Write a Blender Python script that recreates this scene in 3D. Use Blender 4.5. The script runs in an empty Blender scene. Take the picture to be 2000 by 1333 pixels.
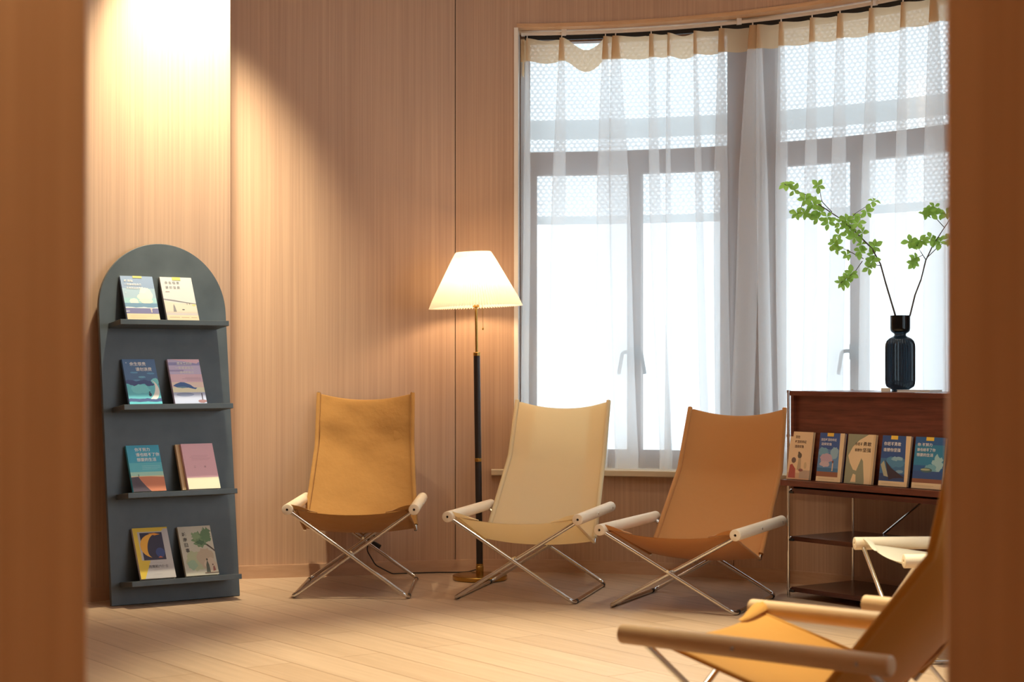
import bpy, math, random
from mathutils import Vector, Matrix
random.seed(7)
PI = math.pi
sc = bpy.context.scene
col = sc.collection
# ------------------------------------------------------------------ camera
F = 3400.0            # focal length in pixels of the 2000 px wide frame
cam_d = bpy.data.cameras.new('camera'); cam = bpy.data.objects.new('camera', cam_d); col.objects.link(cam)
cam.location = (0, 0, 1.0); cam.rotation_euler = (PI/2, 0, 0)
cam_d.sensor_width = 36; cam_d.lens = F/2000*36
cam_d.shift_y = 48.5/2000
cam_d.clip_start = 0.05; cam_d.clip_end = 100
cam_d.dof.use_dof = True; cam_d.dof.focus_distance = 7.6; cam_d.dof.aperture_fstop = 4.0
sc.camera = cam
# ------------------------------------------------------------------ world, exposure
W = bpy.data.worlds.new('overcast_sky'); sc.world = W; W.use_nodes = True
bg = W.node_tree.nodes['Background']; bg.inputs[0].default_value = (0.80, 0.91, 1.0, 1); bg.inputs[1].default_value = 2.5
sc.view_settings.view_transform = 'Standard'; sc.view_settings.look = 'None'
sc.view_settings.gamma = 1; sc.view_settings.exposure = 0; sc.view_settings.use_curve_mapping = False
# ------------------------------------------------------------------ ceiling downlights, corridor lamp, added room fill
def spot(name, loc, target, power, size, blend, color, radius=0.03):
    d = bpy.data.lights.new(name, 'SPOT'); d.energy = power; d.spot_size = math.radians(size); d.spot_blend = blend
    d.color = color; d.shadow_soft_size = radius
    o = bpy.data.objects.new(name, d); col.objects.link(o); o.location = loc
    o.rotation_euler = (Vector(target)-Vector(loc)).to_track_quat('-Z', 'Y').to_euler()
    return o
WARM = (1.0, 0.92, 0.60)
WARM2 = (1.0, 0.90, 0.62)
spot('wall_washer_light', (-1.205, 7.33, 3.22), (-1.66, 8.00, 1.1), 570, 65, 1.0, WARM2, 0.04)
spot('downlight_room', (0.3, 5.75, 3.22), (0.3, 5.5, 0), 620, 60, 0.6, WARM, 0.05)
spot('downlight_center', (0.1, 4.6, 3.22), (0.1, 4.9, 0), 90, 60, 0.8, WARM, 0.05)
spot('downlight_window', (0.9, 6.9, 3.22), (0.9, 6.7, 0), 60, 85, 0.8, WARM2, 0.08)
spot('downlight_left', (-0.75, 6.3, 3.22), (-0.8, 6.6, 0), 12, 85, 0.8, WARM2, 0.08)
def area(name, loc, power, size, color):
    d = bpy.data.lights.new(name, 'AREA'); d.energy = power; d.size = size; d.color = color; d.shape = 'DISK'
    o = bpy.data.objects.new(name, d); col.objects.link(o); o.location = loc
    return o
area('ceiling_lamp_corridor', (-1.36, 1.55, 3.2), 58, 0.6, WARM)
area('room_fill_light', (0.2, 5.6, 3.24), 14, 1.6, (1.0, 0.95, 0.88))  # unseen neutral fill, added to lift and cool the ambient light

# ------------------------------------------------------------------ materials
def srgb(h):
    h = h.lstrip('#'); c = [int(h[i:i+2], 16)/255 for i in (0, 2, 4)]
    return tuple(x/12.92 if x <= 0.04045 else ((x+0.055)/1.055)**2.4 for x in c) + (1,)
_m = {}
def mat(name, color, rough=0.5, metal=0.0, **kw):
    if name in _m: return _m[name]
    m = bpy.data.materials.new(name); m.use_nodes = True
    b = m.node_tree.nodes['Principled BSDF']
    b.inputs['Base Color'].default_value = srgb(color); b.inputs['Roughness'].default_value = rough; b.inputs['Metallic'].default_value = metal
    for k, v in kw.items(): b.inputs[k.replace('_', ' ')].default_value = v
    _m[name] = m
    return m
def N(m, t, **kw):
    n = m.node_tree.nodes.new(t)
    for k, v in kw.items(): setattr(n, k, v)
    return n
def L(m, a, b): m.node_tree.links.new(a, b)
def wood(name, c1, c2, scale, rough=0.45, bump=0.0, detail=6, wave=None, coord='Object', c3=None):
    """streaky veneer: noise stretched along one axis"""
    m = mat(name, c1, rough); b = m.node_tree.nodes['Principled BSDF']
    tc = N(m, 'ShaderNodeTexCoord'); mp = N(m, 'ShaderNodeMapping'); mp.inputs['Scale'].default_value = scale
    L(m, tc.outputs[coord], mp.inputs['Vector'])
    n1 = N(m, 'ShaderNodeTexNoise'); n1.inputs['Scale'].default_value = 1; n1.inputs['Detail'].default_value = detail; n1.inputs['Roughness'].default_value = 0.62
    L(m, mp.outputs[0], n1.inputs['Vector'])
    mp2 = N(m, 'ShaderNodeMapping'); mp2.inputs['Scale'].default_value = tuple(s*0.12 for s in scale); L(m, tc.outputs[coord], mp2.inputs['Vector'])
    n2 = N(m, 'ShaderNodeTexNoise'); n2.inputs['Scale'].default_value = 1; n2.inputs['Detail'].default_value = 2; L(m, mp2.outputs[0], n2.inputs['Vector'])
    ad = N(m, 'ShaderNodeMath', operation='MULTIPLY_ADD'); L(m, n2.outputs[0], ad.inputs[0]); ad.inputs[1].default_value = 0.32; L(m, n1.outputs[0], ad.inputs[2])
    r = N(m, 'ShaderNodeValToRGB'); r.color_ramp.elements[0].position = 0.44; r.color_ramp.elements[1].position = 0.88
    r.color_ramp.elements[0].color = srgb(c2); r.color_ramp.elements[1].color = srgb(c1)
    L(m, ad.outputs[0], r.inputs[0]); L(m, r.outputs[0], b.inputs['Base Color'])
    if bump:
        bp = N(m, 'ShaderNodeBump'); bp.inputs['Strength'].default_value = bump; bp.inputs['Distance'].default_value = 0.001
        L(m, n1.outputs[0], bp.inputs['Height']); L(m, bp.outputs[0], b.inputs['Normal'])
    return m
M_WALL = wood('oak_veneer_wall', '#caa68b', '#b3917a', (125, 125, .9), 0.42)
M_BASE = wood('oak_baseboard', '#c9a487', '#bb9579', (8, 8, 60), 0.45)
M_TRIM = wood('oak_trim', '#dcb48c', '#c89a70', (8, 8, 60), 0.45)
M_DARK = mat('shadow_gap', '#2a1a12', 0.9)
M_CEIL = mat('ceiling_paint', '#e9e2d8', 0.9)
M_ASH = wood('pale_ash', '#efdfc8', '#e0c8a8', (30, 3, 30), 0.5)
M_WAL = wood('red_walnut', '#7c4433', '#4e271c', (5, 5, 60), 0.3)
M_SHELF = wood('smoked_walnut', '#63392c', '#40241b', (5, 5, 60), 0.25)
M_CHROME = mat('chrome', '#d8d6d2', 0.12, 1.0)
M_BRASS = mat('brushed_brass', '#b8924e', 0.25, 1.0)
M_BLACKW = mat('black_stained_wood', '#241c1a', 0.35)
M_CORD = mat('black_rubber', '#141312', 0.6)
M_FRAME = mat('taupe_window_frame', '#75543e', 0.5)
M_HANDLE = mat('window_handle_metal', '#3f3d3c', 0.35, 0.4)
M_WHITE = mat('white_trim', '#efe8de', 0.5)
M_SILL = mat('stone_sill', '#d6c4a8', 0.4)
M_HOLE = mat('dark_hole', '#2b1a12', 0.8)

def make_floor():
    m = mat('oak_plank_floor', '#c9a27c', 0.42); b = m.node_tree.nodes['Principled BSDF']
    tc = N(m, 'ShaderNodeTexCoord'); mp = N(m, 'ShaderNodeMapping'); mp.inputs['Rotation'].default_value = (0, 0, math.radians(54.5))
    L(m, tc.outputs['Object'], mp.inputs[0])
    br = N(m, 'ShaderNodeTexBrick'); L(m, mp.outputs[0], br.inputs[0])
    br.inputs['Color1'].default_value = srgb('#c4a78e'); br.inputs['Color2'].default_value = srgb('#ba9c82'); br.inputs['Mortar'].default_value = srgb('#8d6c50')
    br.inputs['Scale'].default_value = 1; br.inputs['Mortar Size'].default_value = 0.0022; br.inputs['Mortar Smooth'].default_value = 0.2
    br.inputs['Brick Width'].default_value = 1.3; br.inputs['Row Height'].default_value = 0.175; br.offset = 0.37
    mp2 = N(m, 'ShaderNodeMapping'); mp2.inputs['Scale'].default_value = (2.0, 40, 1); L(m, mp.outputs[0], mp2.inputs[0])
    n = N(m, 'ShaderNodeTexNoise'); n.inputs['Scale'].default_value = 1; n.inputs['Detail'].default_value = 6; L(m, mp2.outputs[0], n.inputs[0])
    mx = N(m, 'ShaderNodeMix', data_type='RGBA', blend_type='MULTIPLY'); mx.inputs[0].default_value = 0.35
    r = N(m, 'ShaderNodeValToRGB'); r.color_ramp.elements[0].position = 0.3; r.color_ramp.elements[0].color = (0.55, 0.5, 0.45, 1); r.color_ramp.elements[1].position = 0.7
    L(m, n.outputs[0], r.inputs[0]); L(m, br.outputs[0], mx.inputs[6]); L(m, r.outputs[0], mx.inputs[7]); L(m, mx.outputs[2], b.inputs['Base Color'])
    bp = N(m, 'ShaderNodeBump'); bp.inputs['Strength'].default_value = 0.4; bp.inputs['Distance'].default_value = 0.002; bp.invert = True
    L(m, br.outputs['Fac'], bp.inputs['Height']); L(m, bp.outputs[0], b.inputs['Normal'])
    return m
M_FLOOR = make_floor()

def fabric(name, color, transl=0.25, wr=0.25):
    m = mat(name, color, 0.85); nt = m.node_tree; b = nt.nodes['Principled BSDF']; out = nt.nodes['Material Output']
    b.inputs['Sheen Weight'].default_value = 0.15
    tc = N(m, 'ShaderNodeTexCoord')
    w = N(m, 'ShaderNodeTexNoise'); w.inputs['Scale'].default_value = 350; w.inputs['Detail'].default_value = 2; L(m, tc.outputs['Object'], w.inputs[0])
    n = N(m, 'ShaderNodeTexNoise'); n.inputs['Scale'].default_value = 9; n.inputs['Detail'].default_value = 4; L(m, tc.outputs['Object'], n.inputs[0])
    b1 = N(m, 'ShaderNodeBump'); b1.inputs['Strength'].default_value = 0.25; b1.inputs['Distance'].default_value = 0.001; L(m, w.outputs[0], b1.inputs['Height'])
    b2 = N(m, 'ShaderNodeBump'); b2.inputs['Strength'].default_value = wr; b2.inputs['Distance'].default_value = 0.02; L(m, n.outputs[0], b2.inputs['Height']); L(m, b1.outputs[0], b2.inputs['Normal'])
    L(m, b2.outputs[0], b.inputs['Normal'])
    t = N(m, 'ShaderNodeBsdfTranslucent'); t.inputs[0].default_value = srgb(color)
    mx = N(m, 'ShaderNodeMixShader'); mx.inputs[0].default_value = transl
    L(m, b.outputs[0], mx.inputs[1]); L(m, t.outputs[0], mx.inputs[2]); L(m, mx.outputs[0], out.inputs[0])
    return m
F_MUSTARD = fabric('mustard_canvas', '#b98646', 0.2, 0.5)
F_CREAM = fabric('cream_canvas', '#f8e8c6', 0.55, 0.15)
F_TAN = fabric('tan_canvas', '#cf9155', 0.22, 0.12)
F_YELLOW = fabric('golden_canvas', '#e0a040', 0.2, 0.15)
F_IVORY = fabric('ivory_canvas', '#f2e9d4', 0.3, 0.1)

def sheer(name, color, alpha, transl=0.5):
    m = bpy.data.materials.new(name); m.use_nodes = True; nt = m.node_tree; nt.nodes.clear()
    out = N(m, 'ShaderNodeOutputMaterial'); tr = N(m, 'ShaderNodeBsdfTransparent'); d = N(m, 'ShaderNodeBsdfDiffuse'); t = N(m, 'ShaderNodeBsdfTranslucent')
    d.inputs[0].default_value = srgb(color); t.inputs[0].default_value = srgb(color)
    a = N(m, 'ShaderNodeMixShader'); a.inputs[0].default_value = transl; L(m, d.outputs[0], a.inputs[1]); L(m, t.outputs[0], a.inputs[2])
    c = N(m, 'ShaderNodeMixShader'); c.inputs[0].default_value = alpha; L(m, tr.outputs[0], c.inputs[1]); L(m, a.outputs[0], c.inputs[2])
    L(m, c.outputs[0], out.inputs[0])
    return m
M_SHEER = sheer('sheer_voile', '#fbfcfd', 0.44, 0.70)
M_TAPE = sheer('curtain_heading_tape', '#e6caa4', 0.93, 0.6)
M_SHADE = sheer('pleated_paper_shade', '#fffaf0', 1.0, 0.27)

# ------------------------------------------------------------------ mesh helpers
class MB:
    def __init__(s): s.v = []; s.f = []; s.mi = []; s.cur = 0
    def add(s, vs, fs, M=None):
        o = len(s.v)
        for p in vs: s.v.append(tuple(M @ Vector(p)) if M is not None else tuple(p))
        for f in fs: s.f.append([i+o for i in f]); s.mi.append(s.cur)
        return s
    def box(s, x0, x1, y0, y1, z0, z1, M=None):
        return s.add([(x0,y0,z0),(x1,y0,z0),(x1,y1,z0),(x0,y1,z0),(x0,y0,z1),(x1,y0,z1),(x1,y1,z1),(x0,y1,z1)],
                     [(3,2,1,0),(4,5,6,7),(0,1,5,4),(1,2,6,5),(2,3,7,6),(3,0,4,7)], M)
    def grid(s, rows, M=None, closed=False):
        n = len(rows[0]); vs = [p for r in rows for p in r]; fs = []
        for i in range(len(rows)-1):
            for j in range(n-1 if not closed else n):
                k = (j+1) % n
                fs.append((i*n+j, i*n+k, (i+1)*n+k, (i+1)*n+j))
        return s.add(vs, fs, M)
    def tube(s, path, r, seg=10, caps=True, M=None, rs=None):
        P = [Vector(p) for p in path]; n = len(P); rows = []
        t0 = (P[1]-P[0]).normalized(); up = Vector((0,0,1)) if abs(t0.z) < 0.9 else Vector((1,0,0))
        u = t0.cross(up).normalized()
        for i in range(n):
            t = (P[min(i+1,n-1)]-P[max(i-1,0)]).normalized()
            u = (u - t*u.dot(t)).normalized(); w = t.cross(u)
            rr = rs[i] if rs else r
            rows.append([tuple(P[i]+(u*math.cos(a)+w*math.sin(a))*rr) for a in [2*PI*k/seg for k in range(seg)]])
        s.grid(rows, M, closed=True)
        if caps:
            s.add(rows[0], [tuple(range(seg))[::-1]], M); s.add(rows[-1], [tuple(range(seg))], M)
        return s
    def lathe(s, prof, seg=32, M=None):
        rows = [[(r*math.cos(2*PI*k/seg), r*math.sin(2*PI*k/seg), z) for k in range(seg)] for r, z in prof]
        return s.grid(rows, M, closed=True)
    def build(s, name, m, parent=None, smooth=False, bevel=0, angle=40):
        me = bpy.data.meshes.new(name); me.from_pydata(s.v, [], s.f)
        ms = m if isinstance(m, (list, tuple)) else [m]
        for x in ms: me.materials.append(x)
        if len(ms) > 1: me.polygons.foreach_set('material_index', s.mi)
        if smooth:
            me.polygons.foreach_set('use_smooth', [True]*len(me.polygons))
        me.update(); me.validate()
        if smooth: me.set_sharp_from_angle(angle=math.radians(angle))
        o = bpy.data.objects.new(name, me); col.objects.link(o)
        if parent is not None: o.parent = parent
        if bevel:
            b = o.modifiers.new('bevel', 'BEVEL'); b.width = bevel; b.segments = 2; b.limit_method = 'ANGLE'
        return o
def fillet(pts, r, n=6):
    P = [Vector(p) for p in pts]; out = [P[0]]
    for i in range(1, len(P)-1):
        a = (P[i-1]-P[i]); b = (P[i+1]-P[i]); la, lb = a.length, b.length; a.normalize(); b.normalize()
        ang = a.angle(b); d = min(r/math.tan(ang/2), la*.45, lb*.45)
        p0 = P[i]+a*d; p1 = P[i]+b*d
        for k in range(n+1):
            t = k/n; out.append(p0*(1-t)**2 + P[i]*2*t*(1-t) + p1*t*t)
    out.append(P[-1]); return out
def empty(name, loc, rz=0):
    o = bpy.data.objects.new(name, None); col.objects.link(o); o.location = loc; o.rotation_euler = (0, 0, rz); o.empty_display_size = 0.1
    return o
def tag(o, label, cat, group=None):
    o['label'] = label; o['category'] = cat
    if group: o['group'] = group
    return o
def struct(o): o['kind'] = 'structure'; return o

# ------------------------------------------------------------------ room geometry (plan path of the back wall)
R = 2.2; CX, CY = -0.05, 6.25
A0 = R*math.asin((-0.275-CX)/R); A1 = R*math.radians(50)
WD = (math.cos(math.radians(15)), math.sin(math.radians(15)))       # direction of the straight wall left of the seam
def path(a, off=0.0):
    if a < A0:
        ph = A0/R; px, py = CX+R*math.sin(ph), CY+R*math.cos(ph)
        return (px+WD[0]*(a-A0)-WD[1]*off, py+WD[1]*(a-A0)+WD[0]*off)
    if a <= A1:
        ph = a/R; return (CX+(R+off)*math.sin(ph), CY+(R+off)*math.cos(ph))
    ph = A1/R; px, py = CX+(R+off)*math.sin(ph), CY+(R+off)*math.cos(ph)
    return (px+math.cos(ph)*(a-A1), py-math.sin(ph)*(a-A1))
def a_of_px(px, off):
    k = (px+8-1000)/F; lo, hi = -1.3, 2.6
    for _ in range(40):
        mid = (lo+hi)/2; x, y = path(mid, off)
        if x/y < k: lo = mid
        else: hi = mid
    return lo
def strip(mb, a0, a1, z0, z1, o0, o1, step=0.06):
    n = max(1, int((a1-a0)/step)); rows = []
    for i in range(n+1):
        a = a0+(a1-a0)*i/n; p = path(a, o0); q = path(a, o1)
        rows.append([(p[0],p[1],z0),(p[0],p[1],z1),(q[0],q[1],z1),(q[0],q[1],z0)])
    mb.grid(rows, closed=True); mb.add(rows[0], [(0,1,2,3)]); mb.add(rows[-1], [(3,2,1,0)])
H = 3.3
AW0 = a_of_px(1004, 0.0); AW1 = A1+0.75; AEND = A1+1.50
ZS, ZT = 0.497, 2.655
AL = a_of_px(450, 0)-0.03
seams_full = [A0]
seams_low = [a_of_px(998, 0), a_of_px(1425, 0)]
mb = MB()
g = 0.0018
strip(mb, AL, A0-g, 0, H, 0, .03); strip(mb, A0+g, AW0, 0, H, 0, .03)
lows = [AW0]+[s for s in seams_low if s > AW0+.1]+[AW1]
for i in range(len(lows)-1): strip(mb, lows[i]+(g if i else 0), lows[i+1]-g*(i < len(lows)-2), 0, ZS-.03, 0, .03)
strip(mb, AW0, AW1, ZT, H, 0, .03)
strip(mb, AW1, AEND, 0, H, 0, .03)
mb.cur = 1
strip(mb, AL, AW0-.012, 0, H, .03, .3); strip(mb, AW0, AW1, 0, ZS-.03, .03, .3); strip(mb, AW0, AW1, ZT, H, .03, .3); strip(mb, AW1, AEND, 0, H, .03, .3)
struct(mb.build('wall_back', [M_WALL, M_DARK], smooth=True, angle=30))
# left panel wall (nearer than the back wall) with its return
UB = Vector((0.822, 0.5696, 0)).normalized(); NB = Vector((UB.y, -UB.x, 0))
PC = Vector((-1.255, 7.755, 0))
mb = MB()
E1 = PC-UB*2.1; rt = Vector((-1.345, 8.20, 0))
def poly_prism(mb, pts, z0, z1):
    n = len(pts); mb.add([(p[0],p[1],z0) for p in pts]+[(p[0],p[1],z1) for p in pts],
        [tuple(range(n))[::-1], tuple(range(n, 2*n))]+[(i, (i+1) % n, n+(i+1) % n, n+i) for i in range(n)])
poly_prism(mb, [E1, PC, rt, E1-NB*.45], 0, H)
struct(mb.build('wall_left', M_WALL))
mb = MB(); YF = 2.2
poly_prism(mb, [(E1.x-.1, YF-.1), (E1.x+.02, YF-.1), (E1.x+.02, E1.y+.05), (E1.x-.1, E1.y+.1)], 0, H); struct(mb.build('wall_side_left', M_WALL))
pe = path(AEND, 0); mb = MB()
SY0, SY1, SZ0, SZ1 = 3.3, 6.3, .6, 2.75     # side window, out of the camera's view
x0, x1 = pe[0]-.01, pe[0]+.12
mb.box(x0, x1, YF-.1, SY0, 0, H); mb.box(x0, x1, SY0, SY1, 0, SZ0); mb.box(x0, x1, SY0, SY1, SZ1, H); poly_prism(mb, [(x0, SY1), (x1, SY1), (x1, pe[1]+.1), (x0, pe[1]+.02)], 0, H)
struct(mb.build('wall_side_right', M_WALL))
# front partition with the opening the camera looks through
M_JAMB = wood('oak_veneer_jamb', '#d09c74', '#bd8860', (22, 22, .6), 0.5, detail=2)
mb = MB(); poly_prism(mb, [(E1.x-.1, 2.06), (-.5045, 2.06), (-.5370, 2.2), (E1.x-.1, 2.2)], 0, H); struct(mb.build('wall_front_left', M_JAMB))
mb = MB(); poly_prism(mb, [(.5155, 2.06), (pe[0]+.12, 2.06), (pe[0]+.12, 2.2), (.5487, 2.2)], 0, H); struct(mb.build('wall_front_right', M_JAMB))
mb = MB(); poly_prism(mb, [(-1.6, -2.5), (-1.5, -2.5), (-1.5, 2.06), (-1.6, 2.06)], 0, H); struct(mb.build('wall_corridor_left', M_WALL))
mb = MB(); poly_prism(mb, [(1.5, -2.5), (1.6, -2.5), (1.6, 2.06), (1.5, 2.06)], 0, H); struct(mb.build('wall_corridor_right', M_WALL))
mb = MB(); poly_prism(mb, [(-1.6, -2.6), (1.6, -2.6), (1.6, -2.5), (-1.6, -2.5)], 0, H); struct(mb.build('wall_corridor_back', M_WALL))
mb = MB(); mb.box(-3.3, 3.1, -2.6, 8.9, -.1, 0); struct(mb.build('floor', M_FLOOR))
mb = MB(); mb.box(-3.3, 3.1, -2.6, 8.76, H, H+.1); struct(mb.build('ceiling', M_CEIL))
# baseboards
mb = MB(); strip(mb, AL+.01, AEND, 0, .058, -.012, 0); strip(mb, AL+.01, AEND, .058, .061, -.009, 0); struct(mb.build('baseboard_back', M_BASE, smooth=True, angle=30))
mb = MB(); q0 = E1; 
poly_prism(mb, [E1+NB*.012, PC+NB*.012, PC, E1], 0, .06); struct(mb.build('baseboard_left', M_BASE))
# window reveal: trim, soffit, sill
mb = MB()
strip(mb, AW0-.006, AW1, ZT-.012, ZT+.006, -.006, .26)
p0 = path(AW0-.02, -.006); p1 = path(AW0, -.006); p2 = path(AW0, .26); p3 = path(AW0-.02, .26)
mj = MB(); mj.add([(p[0],p[1],z) for z in (ZS+.003, ZT-.013) for p in (p0, p1, p2, p3)], [(3,2,1,0),(4,5,6,7),(0,1,5,4),(1,2,6,5),(2,3,7,6),(3,0,4,7)])
struct(mj.build('trim_jamb', M_WHITE))
struct(mb.build('trim_window', M_TRIM, smooth=True, angle=30))
mb = MB(); strip(mb, AW0-.13, AW1, ZS-.028, ZS+.002, -.035, 0); strip(mb, AW0, AW1, ZS-.028, ZS+.002, 0, .28); struct(mb.build('trim_sill', M_SILL, smooth=True, angle=30, bevel=.004))

# ------------------------------------------------------------------ windows
OW = 0.22
def window(idx, aL, aR, amid, halfmid, handles=True):
    w = struct(empty('window_%d' % idx, (*path((aL+aR)/2, OW), ZS)))
    inv = Matrix.Translation(-Vector((*path((aL+aR)/2, OW), ZS)))
    def bar(mb, a0, a1, z0, z1, o0=OW-.03, o1=OW+.03):
        n0 = len(mb.v); strip(mb, a0, a1, z0, z1, o0, o1)
        for i in range(n0, len(mb.v)): mb.v[i] = tuple(inv @ Vector(mb.v[i]))
    m = MB(); bar(m, aL, aL+.045, ZS, ZT); bar(m, aR-.045, aR, ZS, ZT); bar(m, aL, aR, ZS, ZS+.05); bar(m, aL, aR, ZT-.05, ZT); bar(m, aL, aR, 1.975, 2.06)
    m.build('window_frame', M_FRAME, w, smooth=True, angle=30)
    for a0, a1 in ((aL+.045, amid), (amid, aR-.045)):
        m = MB(); t = .032
        bar(m, a0, a0+t, ZS+.05, 1.975, OW-.035, OW+.02); bar(m, a1-t, a1, ZS+.05, 1.975, OW-.035, OW+.02)
        bar(m, a0, a1, ZS+.05, ZS+.09, OW-.035, OW+.02); bar(m, a0, a1, 1.945, 1.975, OW-.035, OW+.02)
        sash = m.build('casement_sash', M_FRAME, w, smooth=True, angle=30)
        gm = MB(); bar(gm, a0+t, a1-t, ZS+.09, 1.945, OW-.004, OW+.004); gm.build('glass_pane', M_GLASS, w, smooth=True, angle=30)
    gm = MB(); bar(gm, aL+.045, aR-.045, 2.06, ZT-.05, OW-.004, OW+.004); gm.build('glass_pane', M_GLASS, w, smooth=True, angle=30)
    for sg in (-1, 1):
        m = MB(); a = amid+sg*.016; x, y = path(a, OW-.045); T = Matrix.Translation((x, y, 1.065)) @ Matrix.Rotation(-a/R, 4, 'Z'); T = inv @ T
        m.box(-.011, .011, -.006, .012, -.035, .035, T)
        m.tube(fillet([(0,-.002,0),(0,-.038,.004),(sg*.03,-.04,0),(sg*.048,-.04,-.105)], .02), .009, 8, M=T)
        m.build('window_handle', M_HANDLE, w, smooth=True)
    return w
M_GLASS = bpy.data.materials.new('window_glass'); M_GLASS.use_nodes = True; _nt = M_GLASS.node_tree; _nt.nodes.clear()
_o = _nt.nodes.new('ShaderNodeOutputMaterial'); _t = _nt.nodes.new('ShaderNodeBsdfTransparent'); _t.inputs[0].default_value = (.97, .99, .99, 1)
_g = _nt.nodes.new('ShaderNodeBsdfGlossy'); _g.inputs[1].default_value = 0.02; _x = _nt.nodes.new('ShaderNodeMixShader'); _x.inputs[0].default_value = 0.05
_nt.links.new(_t.outputs[0], _x.inputs[1]); _nt.links.new(_g.outputs[0], _x.inputs[2]); _nt.links.new(_x.outputs[0], _o.inputs[0])
c0 = a_of_px(1436, OW); c1 = a_of_px(1492, OW)
window(1, AW0+.002, c0-.001, a_of_px(1233, OW), .03)
window(2, c1+.001, a_of_px(1910, OW), a_of_px(1673, OW), .03)
w3 = struct(empty('window_3', (pe[0]+.06, (SY0+SY1)/2, SZ0))); hy = (SY1-SY0)/2; hz = SZ1-SZ0
m = MB(); m.box(-.03, .03, -hy, -hy+.06, 0, hz); m.box(-.03, .03, hy-.06, hy, 0, hz); m.box(-.03, .03, -hy, hy, 0, .06); m.box(-.03, .03, -hy, hy, hz-.06, hz); m.box(-.03, .03, -.03, .03, 0, hz); m.build('window_frame', M_FRAME, w3)
for y0 in (-hy+.06, .03): m = MB(); m.box(-.004, .004, y0, y0+hy-.09, .06, hz-.06); m.build('glass_pane', M_GLASS, w3)
mb = MB(); strip(mb, c0, c1, ZS, ZT, OW-.05, OW+.06); struct(mb.build('trim_column', M_FRAME, smooth=True, angle=30))
c2 = a_of_px(1910, OW)+.001
mb = MB(); strip(mb, c2, AW1, ZS, ZT, OW-.05, OW+.06); struct(mb.build('trim_column', M_FRAME, smooth=True, angle=30))
# perforated sun screen outside, real round holes
M_PERF = sheer('white_perforated_metal', '#f4f7f8', 1.0, 0.45)
OP = 0.62
def perf(z0, z1):
    mb = MB(); p = .0228; rr = .0064; b = .045
    a0 = AW0-.3; a1 = AW1+.3; n = int((a1-a0)/p); h = p*math.sqrt(3)/2; m = int((z1-z0-2*b)/h)
    hexa = [(p/math.sqrt(3)*math.sin(PI/3*k), p/math.sqrt(3)*math.cos(PI/3*k)) for k in range(6)]
    for j in range(m):
        zc = z0+b+h*(j+.5)
        for i in range(n):
            ac = a0+p*(i+(.5 if j % 2 else 0)); vs = []; fs = []
            for k in range(12):
                x0, z_0 = hexa[(k//2) % 6]
                if k % 2: x1, z_1 = hexa[(k//2+1) % 6]; x0, z_0 = (x0+x1)/2, (z_0+z_1)/2
                q = path(ac+x0, OP); vs.append((q[0], q[1], zc+z_0))
            for k in range(12):
                t = PI/6*k; q = path(ac+rr*math.sin(t), OP); vs.append((q[0], q[1], zc+rr*math.cos(t)))
            for k in range(12): fs.append((k, (k+1) % 12, 12+(k+1) % 12, 12+k))
            mb.add(vs, fs)
    e = h*.3
    strip(mb, a0, a1, z0, z0+b-e*.3, OP-.001, OP+.004); strip(mb, a0, a1, z0+b+m*h+e*.3, z1, OP-.001, OP+.004)
    return mb.build('sun_screen', M_PERF)
ss = perf(1.735, 2.2345); tag(ss, 'white perforated metal sun screen outside, lower panel across the window transom', 'screen', 'perforated screens outside the window')
ss = perf(2.235, 2.95); tag(ss, 'white perforated metal sun screen outside, upper panel above the window transom', 'screen', 'perforated screens outside the window')

# ------------------------------------------------------------------ curtain and its rail
OC = 0.085
rail = empty('curtain_rail', (*path(AW0+.1, OC), 2.62)); tag(rail, 'slim curved white curtain rail under the wooden window header', 'curtain rail')
ri = Matrix.Translation(-Vector(rail.location))
def shift(mb, n0, M):
    for i in range(n0, len(mb.v)): mb.v[i] = tuple(M @ Vector(mb.v[i]))
m = MB(); strip(m, AW0+.012, AW1-.02, 2.618, 2.632, OC-.012, OC+.012); shift(m, 0, ri); m.build('track', M_WHITE, rail, smooth=True, angle=30)
m = MB(); strip(m, AW0+.03, AW1-.02, 2.596, 2.618, OC-.004, OC+.010); shift(m, 0, ri); m.build('track_channel', M_CORD, rail, smooth=True, angle=30)
for px in (1093, 1435, 1700):
    a = a_of_px(px, OC); x, y = path(a, OC); m = MB(); m.box(-.011, .011, -.02, .014, 2.614, ZT-.012, Matrix.Translation((x, y, 0))); shift(m, 0, ri); m.build('bracket', M_WHITE, rail)
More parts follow.
